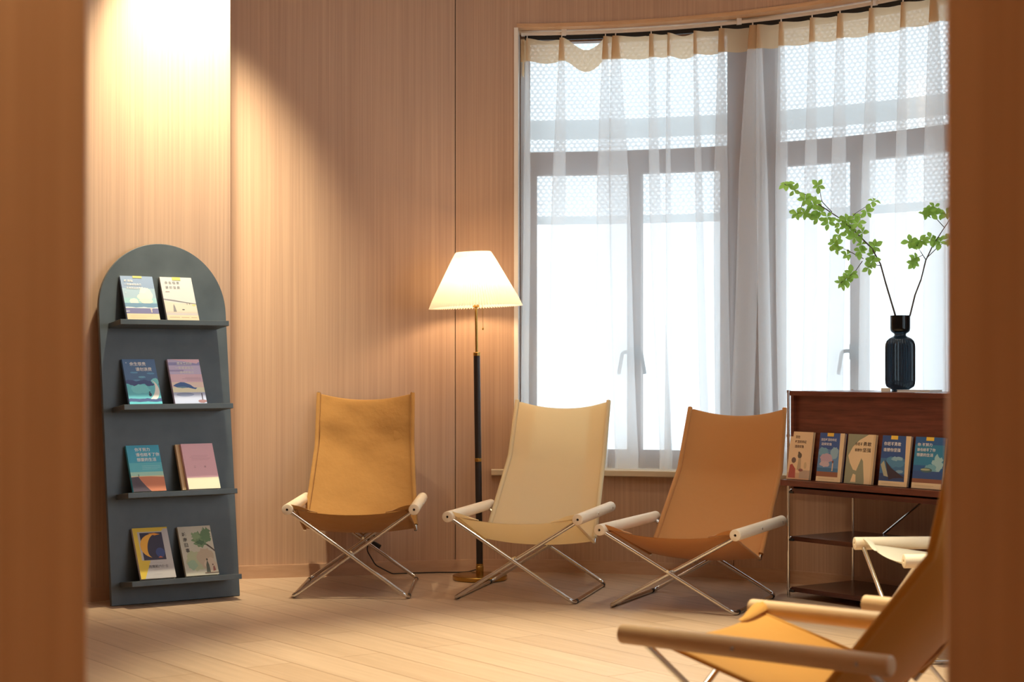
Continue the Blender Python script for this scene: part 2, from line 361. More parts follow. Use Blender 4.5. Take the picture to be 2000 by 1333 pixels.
# pleats: top px, bottom px
PL = [(1022, 1020, .5), (1090, 1076, 1.0), (1176, 1168, 1.0), (1196, 1222, 1.5), (1266, 1296, .8), (1300, 1300, .35), (1352, 1378, .5), (1404, 1408, 1.0), (1466, 1444, 1.5), (1478, 1500, .8), (1522, 1532, .9), (1583, 1577, .9), (1638, 1630, 1.1), (1700, 1688, 1.0), (1762, 1752, .8), (1822, 1830, 1.6), (1880, 1885, 1.0)]
NR = 34; rows = []; ZC0, ZC1 = ZS+.006, 2.602
at = [a_of_px(p[0], OC) for p in PL]; ab = [a_of_px(p[1], OC) for p in PL]
for j in range(NR+1):
    z = ZC1-(ZC1-ZC0)*(j/NR)**1.15 if j > 3 else ZC1-(ZC1-2.49)*j/3*1.0
    if j > 3:
        t3 = 2.49; z = t3-(t3-ZC0)*((j-3)/(NR-3))
    t = (ZC1-z)/(ZC1-ZC0); row = []
    a_s = AW0+.010; stations = [(a_s, 0.0, 0)]
    for i, p in enumerate(PL):
        a = at[i]+(ab[i]-at[i])*t**1.2 + .006*math.sin(6*t+i*2.1)*t
        w = (.016 + .034*min(1, t*3)**.8 + .012*t)*p[2]
        d = .022+.012*t
        stations += [(a-w*.5, .0, 1), (a+w*.45, -d*.5, 1), (a+w*.55, -d*.65, 1), (a+w*.3, -d*.9, 1), (a-w*.5, -d, 1), (a-w*.62, -d*1.2, 1), (a-w*.3, -d*1.35, 1), (a+w*.55, -d*1.1, 1)]
    stations.append((AW1-.06, 0, 0))
    for i in range(len(stations)-1):
        (a_0, o_0, k0), (a_1, o_1, k1) = stations[i], stations[i+1]
        flat = (i % 8 == 0)
        n = 8 if flat else 2
        for k in range(n):
            u = k/n; a = a_0+(a_1-a_0)*u; o = o_0+(o_1-o_0)*u
            zz = z
            if flat:
                o += math.sin(PI*u)*.012*math.sin(i*1.7+t*1.2)*min(1, t*4+.2) + .004*math.sin(u*9+t*14+i)*t
                dip = {16: .062, 8: .012, 48: .02, 40: .006}.get(i, .008)
                if a_1-a_0 > .05: zz = z-dip*math.sin(PI*(u*.9)**(1.0))**1.5*max(0, 1-t*1.6)
            if t > .97: o -= .02*(t-.97)/.03
            q = path(a, OC+o); row.append((q[0], q[1], zz))
    q = path(stations[-1][0], OC); row.append((q[0], q[1], z))
    rows.append(row)
cur = empty('sheer_curtain', (*path(AW0+.1, OC), ZC0)); tag(cur, 'white sheer pleated curtain hanging across the curved window', 'curtain')
ci = Matrix.Translation(-Vector(cur.location))
m = MB(); m.grid(rows[3:], ci); m.build('sheer_cloth', M_SHEER, cur, smooth=True, angle=180)
m = MB(); m.grid(rows[:4], ci); m.build('heading_tape', M_TAPE, cur, smooth=True, angle=180)
for i, a in enumerate(at):
    if i in (5, 6, 9): continue
    x, y = path(a, OC-.02); m = MB(); m.tube([(0,.01,-.045),(0,.002,-.05),(0,-.004,-.03),(0,.002,.012),(0,.014,.016),(0,.016,.004)], .0022, 6, M=ci @ Matrix.Translation((x, y, 2.602)))
    m.build('curtain_hook', M_WHITE, cur, smooth=True)
# the loosely gathered end of the heading at the left jamb
m = MB(); x, y = path(AW0+.022, OC-.01)
m.grid([[(x+.006*math.sin(k*1.9+j*.5), y-.03+.012*k, 2.60-.028*j-(.02 if k % 2 else 0)) for k in range(7)] for j in range(7)], ci); m.build('curtain_end_fold', M_TAPE, cur, smooth=True, angle=180)

# ------------------------------------------------------------------ folding lounge chairs
def chair(label, cx, cy, theta, fab, a=.283, arm=(-.365, .345), za=.358, foot=.262, fv=(-.345, .315),
          B=(.136, .222), Mi=(.4725, .577), T=(.601, .835), hb=.25, hm=.225, ht=.222, wrinkle=.0, wood_m=None, group='folding lounge chairs with wooden armrests'):
    root = empty('folding_chair', (cx, cy, 0), -math.radians(theta)); tag(root, label, 'chair', group)
    wm = wood_m or M_ASH; r = .0235
    for sx in (-1, 1):
        m = MB(); Mx = Matrix.Translation((sx*a, arm[0], za)) @ Matrix.Rotation(-PI/2, 4, 'X'); ln = arm[1]-arm[0]
        m.lathe([(.0055, .012), (.0055, 0), (r-.003, 0), (r-.001, .001), (r, .004), (r, ln-.004), (r-.003, ln-.001), (r-.006, ln), (.0001, ln)], 28, Mx)
        ar = m.build('armrest', wm, root, smooth=True)
        m = MB(); m.lathe([(.0001, .009), (.0055, .009), (.0055, .012)], 14, Mx); m.build('end_hole', M_HOLE, ar)
        for vv in (arm[1]-.07, arm[0]+.32):
            m = MB(); m.lathe([(.0001, .0015), (.005, .0015), (.0055, 0)], 12, Matrix.Translation((sx*(a+r-.0005), vv, za)) @ Matrix.Rotation(sx*PI/2, 4, 'Y'))
            m.build('screw', M_CHROME, ar)
    rt = .0085
    for sx in (-1, 1):
        k = 0 if sx < 0 else .0
        dv = 0.0 if sx < 0 else .018
        fr = [(sx*(a-.012), arm[0]+.03+dv, za-.012), (-sx*foot, fv[0]+dv, rt+.001), (-sx*foot, fv[1]-dv, rt+.001), (sx*(a-.012), arm[1]-.045-dv, za-.012)]
        m = MB(); m.tube(fillet(fr, .035), rt, 12); lf = m.build('leg_frame', M_CHROME, root, smooth=True)
        for vv in (fv[0]+dv+.05, fv[1]-dv-.05):
            m = MB(); m.tube([(-sx*foot, vv-.012, rt+.001), (-sx*foot, vv+.012, rt+.001)], rt+.0008, 12)
            m.build('foot_pad', M_CORD, lf, smooth=True)
    zc = za*.52
    for v in (arm[0]+.03, arm[1]-.06):
        m = MB(); m.tube([(0, v-.012, zc), (0, v+.028, zc)], .006, 10); m.build('pivot_bolt', M_CHROME, root, smooth=True)
    m = MB(); v = arm[1]-.055; m.tube([(-.07, v, zc+.055), (0, v+.01, zc+.012), (.07, v, zc+.055)], .006, 8); m.build('cross_brace', M_CHROME, root, smooth=True)
    # sling: one cloth from the front edge, down to the back corner, up to the top
    vF = arm[0]+.045; hF = a-.032
    secs = []   # v, z, halfwidth, sag vector, sag amount
    ns = 9
    for i in range(ns):
        t = i/(ns-1); v = vF+(B[0]-.03-vF)*t; z = za-.002+(B[1]+.004-za)*t
        secs.append((v, z, hF+(hb-hF)*t, (0, -1), .024+.03*math.sin(PI*min(1, t*1.1))))
    bd = Vector((Mi[0]-B[0], Mi[1]-B[1])).normalized(); bn = Vector((bd.y, -bd.x))
    secs.append((B[0]-.008, B[1]-.002, hb, (.5, -.8), .022)); secs.append((B[0]+.006, B[1]+.012, hb, (.9, -.4), .02))
    for i in range(1, 9):
        t = i/8; v = B[0]+(Mi[0]-B[0])*t; z = B[1]+(Mi[1]-B[1])*t
        secs.append((v, z, hb+(hm-hb)*t, tuple(bn), .02+.03*math.sin(PI*t*.7)))
    b2 = Vector((T[0]-Mi[0], T[1]-Mi[1])).normalized(); bn2 = Vector((b2.y, -b2.x))
    for i in range(1, 8):
        t = i/7; v = Mi[0]+(T[0]-Mi[0])*t; z = Mi[1]+(T[1]-Mi[1])*t
        secs.append((v, z, hm+(ht-hm)*t, tuple(bn2), .035-.01*t))
    NU = 17; rows = []; rnd = random.Random(int(cx*1000))
    ph = [rnd.uniform(0, 6) for _ in range(6)]
    for si, (v, z, hw, sv, sg) in enumerate(secs):
        row = []
        for j in range(NU):
            u = -1+2*j/(NU-1); s_ = sg*(1-abs(u)**2.2)
            if wrinkle and 10 < si < len(secs)-1:
                s_ += wrinkle*(math.sin(si*1.3+u*4+ph[0])*.6+math.sin(si*.7-u*7+ph[1])*.5)*(1-u*u)**.5
                if si in (19, 20): s_ += wrinkle*1.2
            zz = 0
            if si == len(secs)-1: zz = -.026*(1-u*u)
            row.append((u*hw, v+sv[0]*s_, z+sv[1]*s_+zz))
        rows.append(row)
    m = MB(); m.grid(rows)
    sl = m.build('sling', fab, root, smooth=True, angle=60)
    so = sl.modifiers.new('thickness', 'SOLIDIFY'); so.thickness = .003; so.offset = 0
    sb = sl.modifiers.new('smooth', 'SUBSURF'); sb.levels = 1; sb.render_levels = 1
    # sleeves and hem flaps at both sides of the back
    for sx in (-1, 1):
        k0 = ns; m = MB()
        pth = [(sx*s[2], s[0], s[1]) for s in secs[k0+1:]]
        m.tube(pth, .0108, 12, caps=False); rws = []
        for s in secs[k0+2:]:
            off = .006; last = s is secs[-1]
            rws.append([(sx*(s[2]-w), s[0]+s[3][0]*(s[4]*(1-((s[2]-w)/s[2])**2.2)+off), s[1]+s[3][1]*(s[4]*(1-((s[2]-w)/s[2])**2.2)+off)-(.028*(1-((s[2]-w)/s[2])**2)+.006 if last else 0)) for w in (0, .02, .045, .07, .088)])
        m.grid(rws)
        # seat side hem
        pt2 = [(sx*s[2], s[0], s[1]-.003) for s in secs[:ns+1]]
        m.tube(pt2, .006, 8, caps=False)
        m.build('side_sleeve', fab, root, smooth=True, angle=60)
        # cloth loop tying the front seat corner to the armrest
        m = MB(); x0 = sx*(a-.008); x1 = sx*(a-.125)
        lp = []
        for i in range(9):
            t = i/8; wv = .013*(1-t)**.6+.003; x = x0+(x1-x0)*t; z = za+.012-.026*t; v0 = vF-.012+.012*t
            lp.append([(x, v0, z-.006*(1-t)), (x, v0-.006, z+.010*math.sin(PI*min(1, t+.25))), (x, v0+wv*.5, z+.010*(1-t)), (x, v0+wv*1.5, z+.006*(1-t)), (x, v0+wv*2, z-.004), (x, v0+wv, z-.012*(1-t)-.002)])
        m.grid(lp, closed=True); m.build('corner_loop', fab, root, smooth=True, angle=80)
        m = MB(); tp = Vector((sx*ht, T[0], T[1])); md = Vector((sx*hm, Mi[0], Mi[1])); bt = Vector((sx*hb, B[0], B[1]))
        dd = (bt-md).normalized()
        m.tube([tp+(tp-md).normalized()*.003, tp, md, bt, bt+dd*.014], .0075, 12); m.build('back_tube', M_CHROME, root, smooth=True)
        t = (za-.03-B[1])/(Mi[1]-B[1]); pv = bt.lerp(md, t)
        m = MB(); m.tube([pv, (sx*(a-.012), pv.y+.02, za-.012)], .006, 8); m.build('back_bracket', M_CHROME, root, smooth=True)
    return root
chair('mustard canvas folding chair against the wood wall, between book stand and floor lamp', -.692, 7.80, 0, F_MUSTARD, a=.272, arm=(-.345, .36), za=.383, foot=.248, fv=(-.355, .325),
      B=(.14, .262), Mi=(.365, .624), T=(.435, .872), hb=.252, hm=.224, ht=.222, wrinkle=.006)
chair('cream canvas folding chair in front of the floor lamp', .090, 7.673, 14.5, F_CREAM, za=.358)
chair('tan canvas folding chair beside the walnut cabinet', .7665, 7.34, 23.5, F_TAN, a=.287, arm=(-.37, .35), za=.328, foot=.268, fv=(-.31, .31),
      B=(.157, .188), Mi=(.53, .535), T=(.65, .808), hb=.245, hm=.235, ht=.222)
chair('ivory canvas folding chair before the cabinet, mostly hidden by the golden chair', 1.64, 6.108, 85, F_IVORY, a=.29, za=.35, B=(.136, .285))
M_ASH2 = wood('honey_ash', '#dcb88c', '#c89b6c', (30, 3, 30), 0.5)
chair('golden canvas folding chair nearest the camera, seen from its back', .709, 4.087, 130, F_YELLOW, a=.2825, arm=(-.35, .35), za=.37, foot=.255,
      B=(.14, .255), Mi=(.415, .60), T=(.475, .87), hb=.25, hm=.235, ht=.225, wood_m=M_ASH2)
chair('folding chair showing only a wooden armrest tip behind the golden chair', 1.395, 4.66, 130, F_TAN, a=.2825, arm=(-.35, .35), za=.362, foot=.255,
      B=(.14, .255), Mi=(.415, .60), T=(.475, .87), hb=.25, hm=.235, ht=.225, wood_m=M_ASH2)

# ------------------------------------------------------------------ books
ART = {}
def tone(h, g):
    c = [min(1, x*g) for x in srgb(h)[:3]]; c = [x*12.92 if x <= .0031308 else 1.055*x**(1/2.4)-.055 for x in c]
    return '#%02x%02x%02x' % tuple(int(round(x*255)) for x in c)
def hexm(h): return mat('ink_'+h.lstrip('#'), h, 0.5)
def ell(cx, cy, rx, ry, n=20, a0=0, a1=2*PI): return [(cx+rx*math.cos(a0+(a1-a0)*k/n), cy+ry*math.sin(a0+(a1-a0)*k/n)) for k in range(n)]
def rect(x0, y0, x1, y1): return [(x0,y0),(x1,y0),(x1,y1),(x0,y1)]
def blob(cx, cy, rx, ry, n=22, j=.18, seed=1):
    q = random.Random(seed); return [(cx+rx*math.cos(2*PI*k/n)*(1+q.uniform(-j, j)), cy+ry*math.sin(2*PI*k/n)*(1+q.uniform(-j, j))) for k in range(n)]
def crescent(cx, cy, r, ang, thick=.8, asp=.7, n=18):
    o = [(math.cos(PI*k/n-PI/2), math.sin(PI*k/n-PI/2)) for k in range(n+1)]
    i = [(math.cos(PI*k/n-PI/2)*(1-thick), math.sin(PI*k/n-PI/2)*.97) for k in range(n, -1, -1)]
    ca, sa = math.cos(ang), math.sin(ang)
    return [(cx+r*(x*ca-y*sa), cy+r*asp*(x*sa+y*ca)) for x, y in o+i[1:-1]]
def wave(y, amp, n=16, base=0.0, k=7, ph=0, x0=0, x1=1): return [(x0, base)]+[(x0+(x1-x0)*i/n, y+amp*math.sin(k*i/n*2+ph)+amp*.4*math.sin(k*5*i/n+ph)) for i in range(n+1)]+[(x1, base)]
_txt = {}
def text_mesh(s):
    if s in _txt: return _txt[s]
    c = bpy.data.curves.new('lettering', 'FONT'); c.body = s; c.size = 1; c.offset = .012; c.resolution_u = 2
    o = bpy.data.objects.new('lettering', c); col.objects.link(o)
    dg = bpy.context.evaluated_depsgraph_get(); me = bpy.data.meshes.new_from_object(o.evaluated_get(dg))
    vs = [tuple(v.co) for v in me.vertices]; fs = [tuple(p.vertices) for p in me.polygons]
    xs = [v[0] for v in vs]; ys = [v[1] for v in vs]; x0, y0 = min(xs), min(ys); wd = max(xs)-x0; ht = max(ys)-y0
    bpy.data.objects.remove(o); bpy.data.curves.remove(c); bpy.data.meshes.remove(me)
    _txt[s] = ([(v[0]-x0, v[1]-y0) for v in vs], fs, wd, ht); return _txt[s]
def book(label, w, h, t, art, texts, M, group, pages='#e8d9bf', edge=None):
    """art: list of (hex, polygon in 0..1 units); texts: (string, hex, x, y_baseline, height) in 0..1 units of the cover"""
    root = empty('book', (0,0,0)); root.matrix_world = M; tag(root, label, 'book', group)
    cov = [x[0] for x in art]+[x[1] for x in texts]; order = []
    for c in cov:
        if c not in order: order.append(c)
    m = MB(); c_ = .0008; m.cur = 0
    m.box(-w/2, w/2, -c_, 0, 0, h); m.box(-w/2, w/2, t-c_, t, 0, h); m.box(-w/2-.0006, -w/2, -c_, t, 0, h)
    for li, (hx, poly) in enumerate(art):
        m.cur = order.index(hx); yy = -c_-.00008*(li+1)
        m.add([((min(1, max(0, x))-.5)*w, yy, min(1, max(0, y))*h) for x, y in poly], [tuple(range(len(poly)))])
    nl = len(art)+2
    for s, hx, x, y, sz, *bw in texts:
        vs, fs, wd, ht = text_mesh(s); k = sz*h/max(ht, .0001); kx = k
        if bw: kx = bw[0]*w/wd
        m.cur = order.index(hx); m.add([((x-.5)*w+vx*kx, -c_-.00008*nl, y*h+vy*k) for vx, vy in vs], fs)
    m.build('cover', [hexm(c) for c in order], root)
    m = MB(); m.box(-w/2, w/2-.002, 0, t-c_, .0015, h-.0015); m.build('page_block', mat('pages_'+pages.strip('#'), pages, .8), root)
    return root
# reading stand -----------------------------------------------------------------
BC = Vector((-1.42, 7.387, 0)); AL6 = math.radians(6.6); Z = Vector((0,0,1))
VB = Z*math.cos(AL6)-NB*math.sin(AL6)      # up along the leaning board
NN = NB*math.cos(AL6)+Z*math.sin(AL6)      # board normal into the room
MBoard = Matrix(((UB.x, -NN.x, VB.x, BC.x), (UB.y, -NN.y, VB.y, BC.y), (UB.z, -NN.z, VB.z, BC.z+.002), (0,0,0,1)))
M_BOARD = mat('charcoal_lacquer', '#485056', 0.36)
_b = M_BOARD.node_tree.nodes['Principled BSDF']; _tc = N(M_BOARD, 'ShaderNodeTexCoord'); _n = N(M_BOARD, 'ShaderNodeTexNoise'); _n.inputs['Scale'].default_value = 7; _n.inputs['Detail'].default_value = 8
_r = N(M_BOARD, 'ShaderNodeValToRGB'); _r.color_ramp.elements[0].position = .3; _r.color_ramp.elements[0].color = srgb('#42494e'); _r.color_ramp.elements[1].position = .75; _r.color_ramp.elements[1].color = srgb('#525a60')
L(M_BOARD, _tc.outputs['Object'], _n.inputs[0]); L(M_BOARD, _n.outputs[0], _r.inputs[0]); L(M_BOARD, _r.outputs[0], _b.inputs['Base Color'])
stand = empty('book_stand', (0,0,0)); stand.matrix_world = MBoard; tag(stand, 'charcoal arched display board with four book ledges leaning on the wall', 'book stand')
hwB = .292; LB = 1.536; pts = [(-hwB, 0), (hwB, 0)]+[(hwB*math.cos(PI*k/40), LB-hwB+hwB*math.sin(PI*k/40)) for k in range(41)]
n = len(pts); m = MB(); m.add([(x, 0, z) for x, z in pts]+[(x, .02, z) for x, z in pts], [tuple(range(n)), tuple(range(n, 2*n))[::-1]]+[(i, n+i, n+(i+1) % n, (i+1) % n) for i in range(n)])
m.build('back_board', M_BOARD, stand, bevel=.0015)
SW = [1.186, .828, .461, .096]
for w_ in SW:
    m = MB(); m.box(-.252, .243, -.13, 0, w_-.022, w_); m.build('ledge', M_BOARD, stand, bevel=.0015)
def on_stand(u, w_, back, tilt, wid, h, t, roll=0):
    """book standing on ledge at height w_, bottom pushed 'back' metres out from board, leaning tilt degrees more"""
    T = Matrix.Translation((u, -back, w_+.0008+wid/2*math.sin(math.radians(roll))+t*math.sin(math.radians(tilt)))) @ Matrix.Rotation(-math.radians(tilt), 4, 'X') @ Matrix.Rotation(math.radians(roll), 4, 'Y')
    return MBoard @ T
def lean(h, t, back): return math.degrees(math.asin(min(.9, (back-t*1.0)/h)))
G1 = 'books on the arched stand'
def sb(label, u, si, art, texts, w=.146, h=.208, t=.014, back=.078, roll=0, rest=0, light_gain=1, **kw):
    light_gain = {0: .62, 1: 1.45, 2: 1.25, 3: 1.1}[si]; art = [(tone(a, light_gain), b) for a, b in art]; texts = [(x[0], tone(x[1], light_gain))+tuple(x[2:]) for x in texts]  # cover tones scaled per ledge to offset how light falls there
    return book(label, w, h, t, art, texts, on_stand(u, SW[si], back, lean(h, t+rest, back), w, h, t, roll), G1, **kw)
FULL = rect(0, 0, 1, 1)
sky_art = [('#8ea6cc', FULL), ('#a9c4dc', rect(0, .38, 1, .72)), ('#a5d3df', rect(0, .38, 1, .5)), ('#eef0e6', blob(.30, .42, .13, .07, seed=3)), ('#f0f2ea', blob(.68, .62, .16, .13, seed=4)), ('#f6f2e2', blob(.6, .52, .17, .10, seed=5)), ('#cfe4e4', blob(.8, .58, .10, .12, seed=6)), ('#f7efdc', blob(.68, .43, .2, .06, seed=7)),
  ('#6f98be', rect(0, .14, 1, .38)), ('#e4e8f2', wave(.285, .008, base=.25)), ('#7a78ac', rect(0, .14, 1, .265)), ('#e4e8f2', [(0,.18),(.12,.19),(.1,.2),(0,.2)]), ('#e8d3c4', rect(.77, .17, .8, .24)), ('#e9cfd0', ell(.785, .255, .03, .03)), ('#ecd9b6', rect(0, 0, 1, .14)), ('#dcc49a', rect(.1, .085, .8, .092)), ('#dcc49a', rect(.1, .05, .6, .056)), ('#f0dc7a', rect(.38, .955, .66, 1))]
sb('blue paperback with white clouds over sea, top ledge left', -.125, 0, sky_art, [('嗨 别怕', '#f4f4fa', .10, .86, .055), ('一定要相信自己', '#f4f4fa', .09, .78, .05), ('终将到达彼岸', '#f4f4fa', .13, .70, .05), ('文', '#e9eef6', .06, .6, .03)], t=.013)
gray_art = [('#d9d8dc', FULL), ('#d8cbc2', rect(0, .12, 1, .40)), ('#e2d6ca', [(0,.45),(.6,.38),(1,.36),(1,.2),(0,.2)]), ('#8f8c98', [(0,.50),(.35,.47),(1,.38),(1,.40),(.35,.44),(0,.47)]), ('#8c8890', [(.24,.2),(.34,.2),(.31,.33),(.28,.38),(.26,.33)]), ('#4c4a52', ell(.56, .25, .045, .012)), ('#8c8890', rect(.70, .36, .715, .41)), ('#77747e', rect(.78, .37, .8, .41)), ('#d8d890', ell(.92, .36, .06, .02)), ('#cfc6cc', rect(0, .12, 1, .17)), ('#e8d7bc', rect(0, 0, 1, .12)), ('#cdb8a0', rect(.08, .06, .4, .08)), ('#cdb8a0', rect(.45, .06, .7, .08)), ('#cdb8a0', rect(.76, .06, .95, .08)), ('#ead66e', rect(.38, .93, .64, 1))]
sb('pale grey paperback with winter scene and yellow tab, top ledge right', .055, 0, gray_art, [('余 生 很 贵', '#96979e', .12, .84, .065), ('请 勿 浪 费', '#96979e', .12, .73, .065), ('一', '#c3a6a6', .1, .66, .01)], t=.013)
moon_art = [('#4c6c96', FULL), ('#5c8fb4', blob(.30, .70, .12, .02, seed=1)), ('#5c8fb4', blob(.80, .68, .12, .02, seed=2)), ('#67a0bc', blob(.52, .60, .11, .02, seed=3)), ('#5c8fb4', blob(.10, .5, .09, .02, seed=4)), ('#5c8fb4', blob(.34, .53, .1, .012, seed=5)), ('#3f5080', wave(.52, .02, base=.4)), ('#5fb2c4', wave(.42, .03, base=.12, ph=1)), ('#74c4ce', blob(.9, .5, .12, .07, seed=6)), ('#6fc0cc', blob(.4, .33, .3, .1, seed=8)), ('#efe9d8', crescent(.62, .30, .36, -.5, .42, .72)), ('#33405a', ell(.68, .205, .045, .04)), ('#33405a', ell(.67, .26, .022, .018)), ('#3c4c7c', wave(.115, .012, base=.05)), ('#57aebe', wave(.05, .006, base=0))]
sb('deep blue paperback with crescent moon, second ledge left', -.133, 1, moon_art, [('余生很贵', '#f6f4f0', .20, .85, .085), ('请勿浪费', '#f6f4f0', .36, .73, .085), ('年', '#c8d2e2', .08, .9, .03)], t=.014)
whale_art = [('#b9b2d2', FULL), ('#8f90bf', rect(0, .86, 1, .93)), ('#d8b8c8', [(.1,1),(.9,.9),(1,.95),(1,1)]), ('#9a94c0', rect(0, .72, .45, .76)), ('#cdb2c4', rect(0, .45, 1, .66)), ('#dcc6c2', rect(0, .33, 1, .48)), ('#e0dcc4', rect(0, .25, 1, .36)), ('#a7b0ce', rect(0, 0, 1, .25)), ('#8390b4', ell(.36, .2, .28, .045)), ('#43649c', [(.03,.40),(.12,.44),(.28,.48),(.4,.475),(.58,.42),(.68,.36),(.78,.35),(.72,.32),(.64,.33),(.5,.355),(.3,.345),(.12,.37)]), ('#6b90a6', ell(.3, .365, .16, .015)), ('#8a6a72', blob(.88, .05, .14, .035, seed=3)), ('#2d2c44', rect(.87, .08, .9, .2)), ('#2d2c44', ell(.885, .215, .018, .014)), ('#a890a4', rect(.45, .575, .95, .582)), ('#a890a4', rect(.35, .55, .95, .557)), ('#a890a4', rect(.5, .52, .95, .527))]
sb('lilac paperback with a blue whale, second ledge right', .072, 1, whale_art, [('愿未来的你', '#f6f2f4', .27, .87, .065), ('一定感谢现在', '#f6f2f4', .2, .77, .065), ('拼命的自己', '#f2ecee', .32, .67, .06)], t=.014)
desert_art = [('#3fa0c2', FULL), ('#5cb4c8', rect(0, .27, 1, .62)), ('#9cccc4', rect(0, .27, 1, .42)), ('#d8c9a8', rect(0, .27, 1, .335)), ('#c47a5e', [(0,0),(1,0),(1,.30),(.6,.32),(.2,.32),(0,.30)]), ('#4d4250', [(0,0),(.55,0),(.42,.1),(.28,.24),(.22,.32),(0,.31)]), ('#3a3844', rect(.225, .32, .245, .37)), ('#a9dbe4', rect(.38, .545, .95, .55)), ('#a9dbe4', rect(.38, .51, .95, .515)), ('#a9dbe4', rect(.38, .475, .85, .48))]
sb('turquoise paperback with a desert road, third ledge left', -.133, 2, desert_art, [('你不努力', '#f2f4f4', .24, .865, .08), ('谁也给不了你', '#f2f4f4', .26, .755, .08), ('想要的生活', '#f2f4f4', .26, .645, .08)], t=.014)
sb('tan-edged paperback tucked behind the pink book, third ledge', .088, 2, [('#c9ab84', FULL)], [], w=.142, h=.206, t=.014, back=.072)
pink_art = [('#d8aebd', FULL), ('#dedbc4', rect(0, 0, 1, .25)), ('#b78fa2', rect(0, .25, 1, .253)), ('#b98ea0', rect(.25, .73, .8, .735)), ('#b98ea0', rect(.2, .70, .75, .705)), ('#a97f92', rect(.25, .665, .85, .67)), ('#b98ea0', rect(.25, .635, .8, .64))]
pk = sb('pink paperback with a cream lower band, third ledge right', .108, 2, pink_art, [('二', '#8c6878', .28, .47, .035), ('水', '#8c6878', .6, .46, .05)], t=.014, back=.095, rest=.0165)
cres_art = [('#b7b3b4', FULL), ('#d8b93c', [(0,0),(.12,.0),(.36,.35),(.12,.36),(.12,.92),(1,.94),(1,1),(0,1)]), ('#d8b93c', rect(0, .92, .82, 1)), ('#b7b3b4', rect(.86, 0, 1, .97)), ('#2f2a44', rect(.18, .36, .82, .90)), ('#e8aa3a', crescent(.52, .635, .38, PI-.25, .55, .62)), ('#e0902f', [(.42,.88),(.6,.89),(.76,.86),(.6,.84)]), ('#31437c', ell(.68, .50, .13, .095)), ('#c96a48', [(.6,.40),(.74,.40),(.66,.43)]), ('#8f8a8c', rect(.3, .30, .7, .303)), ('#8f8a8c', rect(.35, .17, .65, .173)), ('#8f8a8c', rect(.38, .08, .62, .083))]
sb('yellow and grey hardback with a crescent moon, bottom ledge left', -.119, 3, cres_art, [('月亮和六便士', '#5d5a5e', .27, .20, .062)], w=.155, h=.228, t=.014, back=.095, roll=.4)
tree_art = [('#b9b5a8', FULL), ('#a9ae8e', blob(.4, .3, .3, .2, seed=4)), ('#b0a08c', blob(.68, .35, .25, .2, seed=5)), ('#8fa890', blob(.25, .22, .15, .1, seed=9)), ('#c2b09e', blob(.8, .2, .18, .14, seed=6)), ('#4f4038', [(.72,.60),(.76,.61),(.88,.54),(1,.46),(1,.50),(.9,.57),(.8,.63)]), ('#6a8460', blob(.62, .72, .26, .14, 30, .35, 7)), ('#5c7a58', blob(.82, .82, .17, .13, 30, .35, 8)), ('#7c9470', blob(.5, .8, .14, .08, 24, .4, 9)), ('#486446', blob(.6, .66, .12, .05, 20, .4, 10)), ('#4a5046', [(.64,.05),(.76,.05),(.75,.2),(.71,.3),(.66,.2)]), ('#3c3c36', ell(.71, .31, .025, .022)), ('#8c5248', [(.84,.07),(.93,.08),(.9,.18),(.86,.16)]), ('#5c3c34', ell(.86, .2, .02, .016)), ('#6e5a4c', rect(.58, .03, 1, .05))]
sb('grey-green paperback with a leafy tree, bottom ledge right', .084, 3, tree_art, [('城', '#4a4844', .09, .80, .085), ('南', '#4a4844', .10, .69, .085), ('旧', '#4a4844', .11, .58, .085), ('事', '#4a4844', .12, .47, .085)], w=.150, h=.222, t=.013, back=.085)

# ------------------------------------------------------------------ walnut display cabinet
ANG = math.radians(-54)
CAB = Matrix.Translation((1.192, 7.506, 0)) @ Matrix.Rotation(ANG, 4, 'Z')      # local x along the front, y to the back
CW, CD = .92, .40
cab = empty('display_cabinet', (1.192, 7.506, 0), ANG); tag(cab, 'red walnut and chrome display cabinet with open lower shelves at right', 'cabinet')
m = MB(); m.box(.004, CW, 0, CD, .872, .892); m.build('top_panel', M_WAL, cab, bevel=.001)
for x0, x1 in ((.012, .028), (CW-.02, CW-.004)): m = MB(); m.box(x0, x1, .002, CD-.005, .474, .872); m.build('side_panel', M_WAL, cab)
m = MB(); m.box(.028, CW-.02, .02, .034, .50, .872); m.build('front_panel', M_WAL, cab)
m = MB(); m.box(.006, CW-.004, -.055, .034, .487, .512); m.build('book_ledge', M_WAL, cab, bevel=.001)
m = MB(); m.box(.02, CW-.02, .0, CD, .452, .474); m.build('bottom_panel', M_WAL, cab, bevel=.001)
m = MB(); m.box(.028, CW-.02, CD-.02, CD-.006, .474, .872); m.build('rear_panel', M_WAL, cab)
for z in (.247, .028):
    m = MB(); m.box(.012, CW-.012, .004, CD-.004, z, z+.02); m.build('shelf', M_SHELF, cab, bevel=.001)
for x in (0, CW):
    for y in (0, CD):
        m = MB(); m.tube([(x, y, .001), (x, y, .895)], .0065, 10)
        for z in (.89, .70, .49, .26, .04): m.tube([(x, y, z-.006), (x, y, z+.004)], .0085, 10)
        po = m.build('post', M_CHROME, cab, smooth=True)
for z in (.26, .04, .465):
    for x in (.008, CW-.008): m = MB(); m.tube([(x, 0, z), (x, CD, z)], .004, 8); m.build('side_rail', M_CHROME, cab, smooth=True)
    for x in (.0, CW-.03):
        m = MB(); m.box(x, x+.03, -.003, .012, z-.014, z-.004); m.build('corner_clip', M_HANDLE, cab)
m = MB(); m.tube([(.19, CD-.01, .268), (.45, CD-.01, .452)], .0055, 8); m.build('cross_brace', M_CHROME, cab, smooth=True); m = MB(); m.tube([(.73, CD-.01, .268), (.47, CD-.01, .452)], .0055, 8); m.build('cross_brace', M_CHROME, cab, smooth=True)
G2 = 'books on the cabinet ledge'
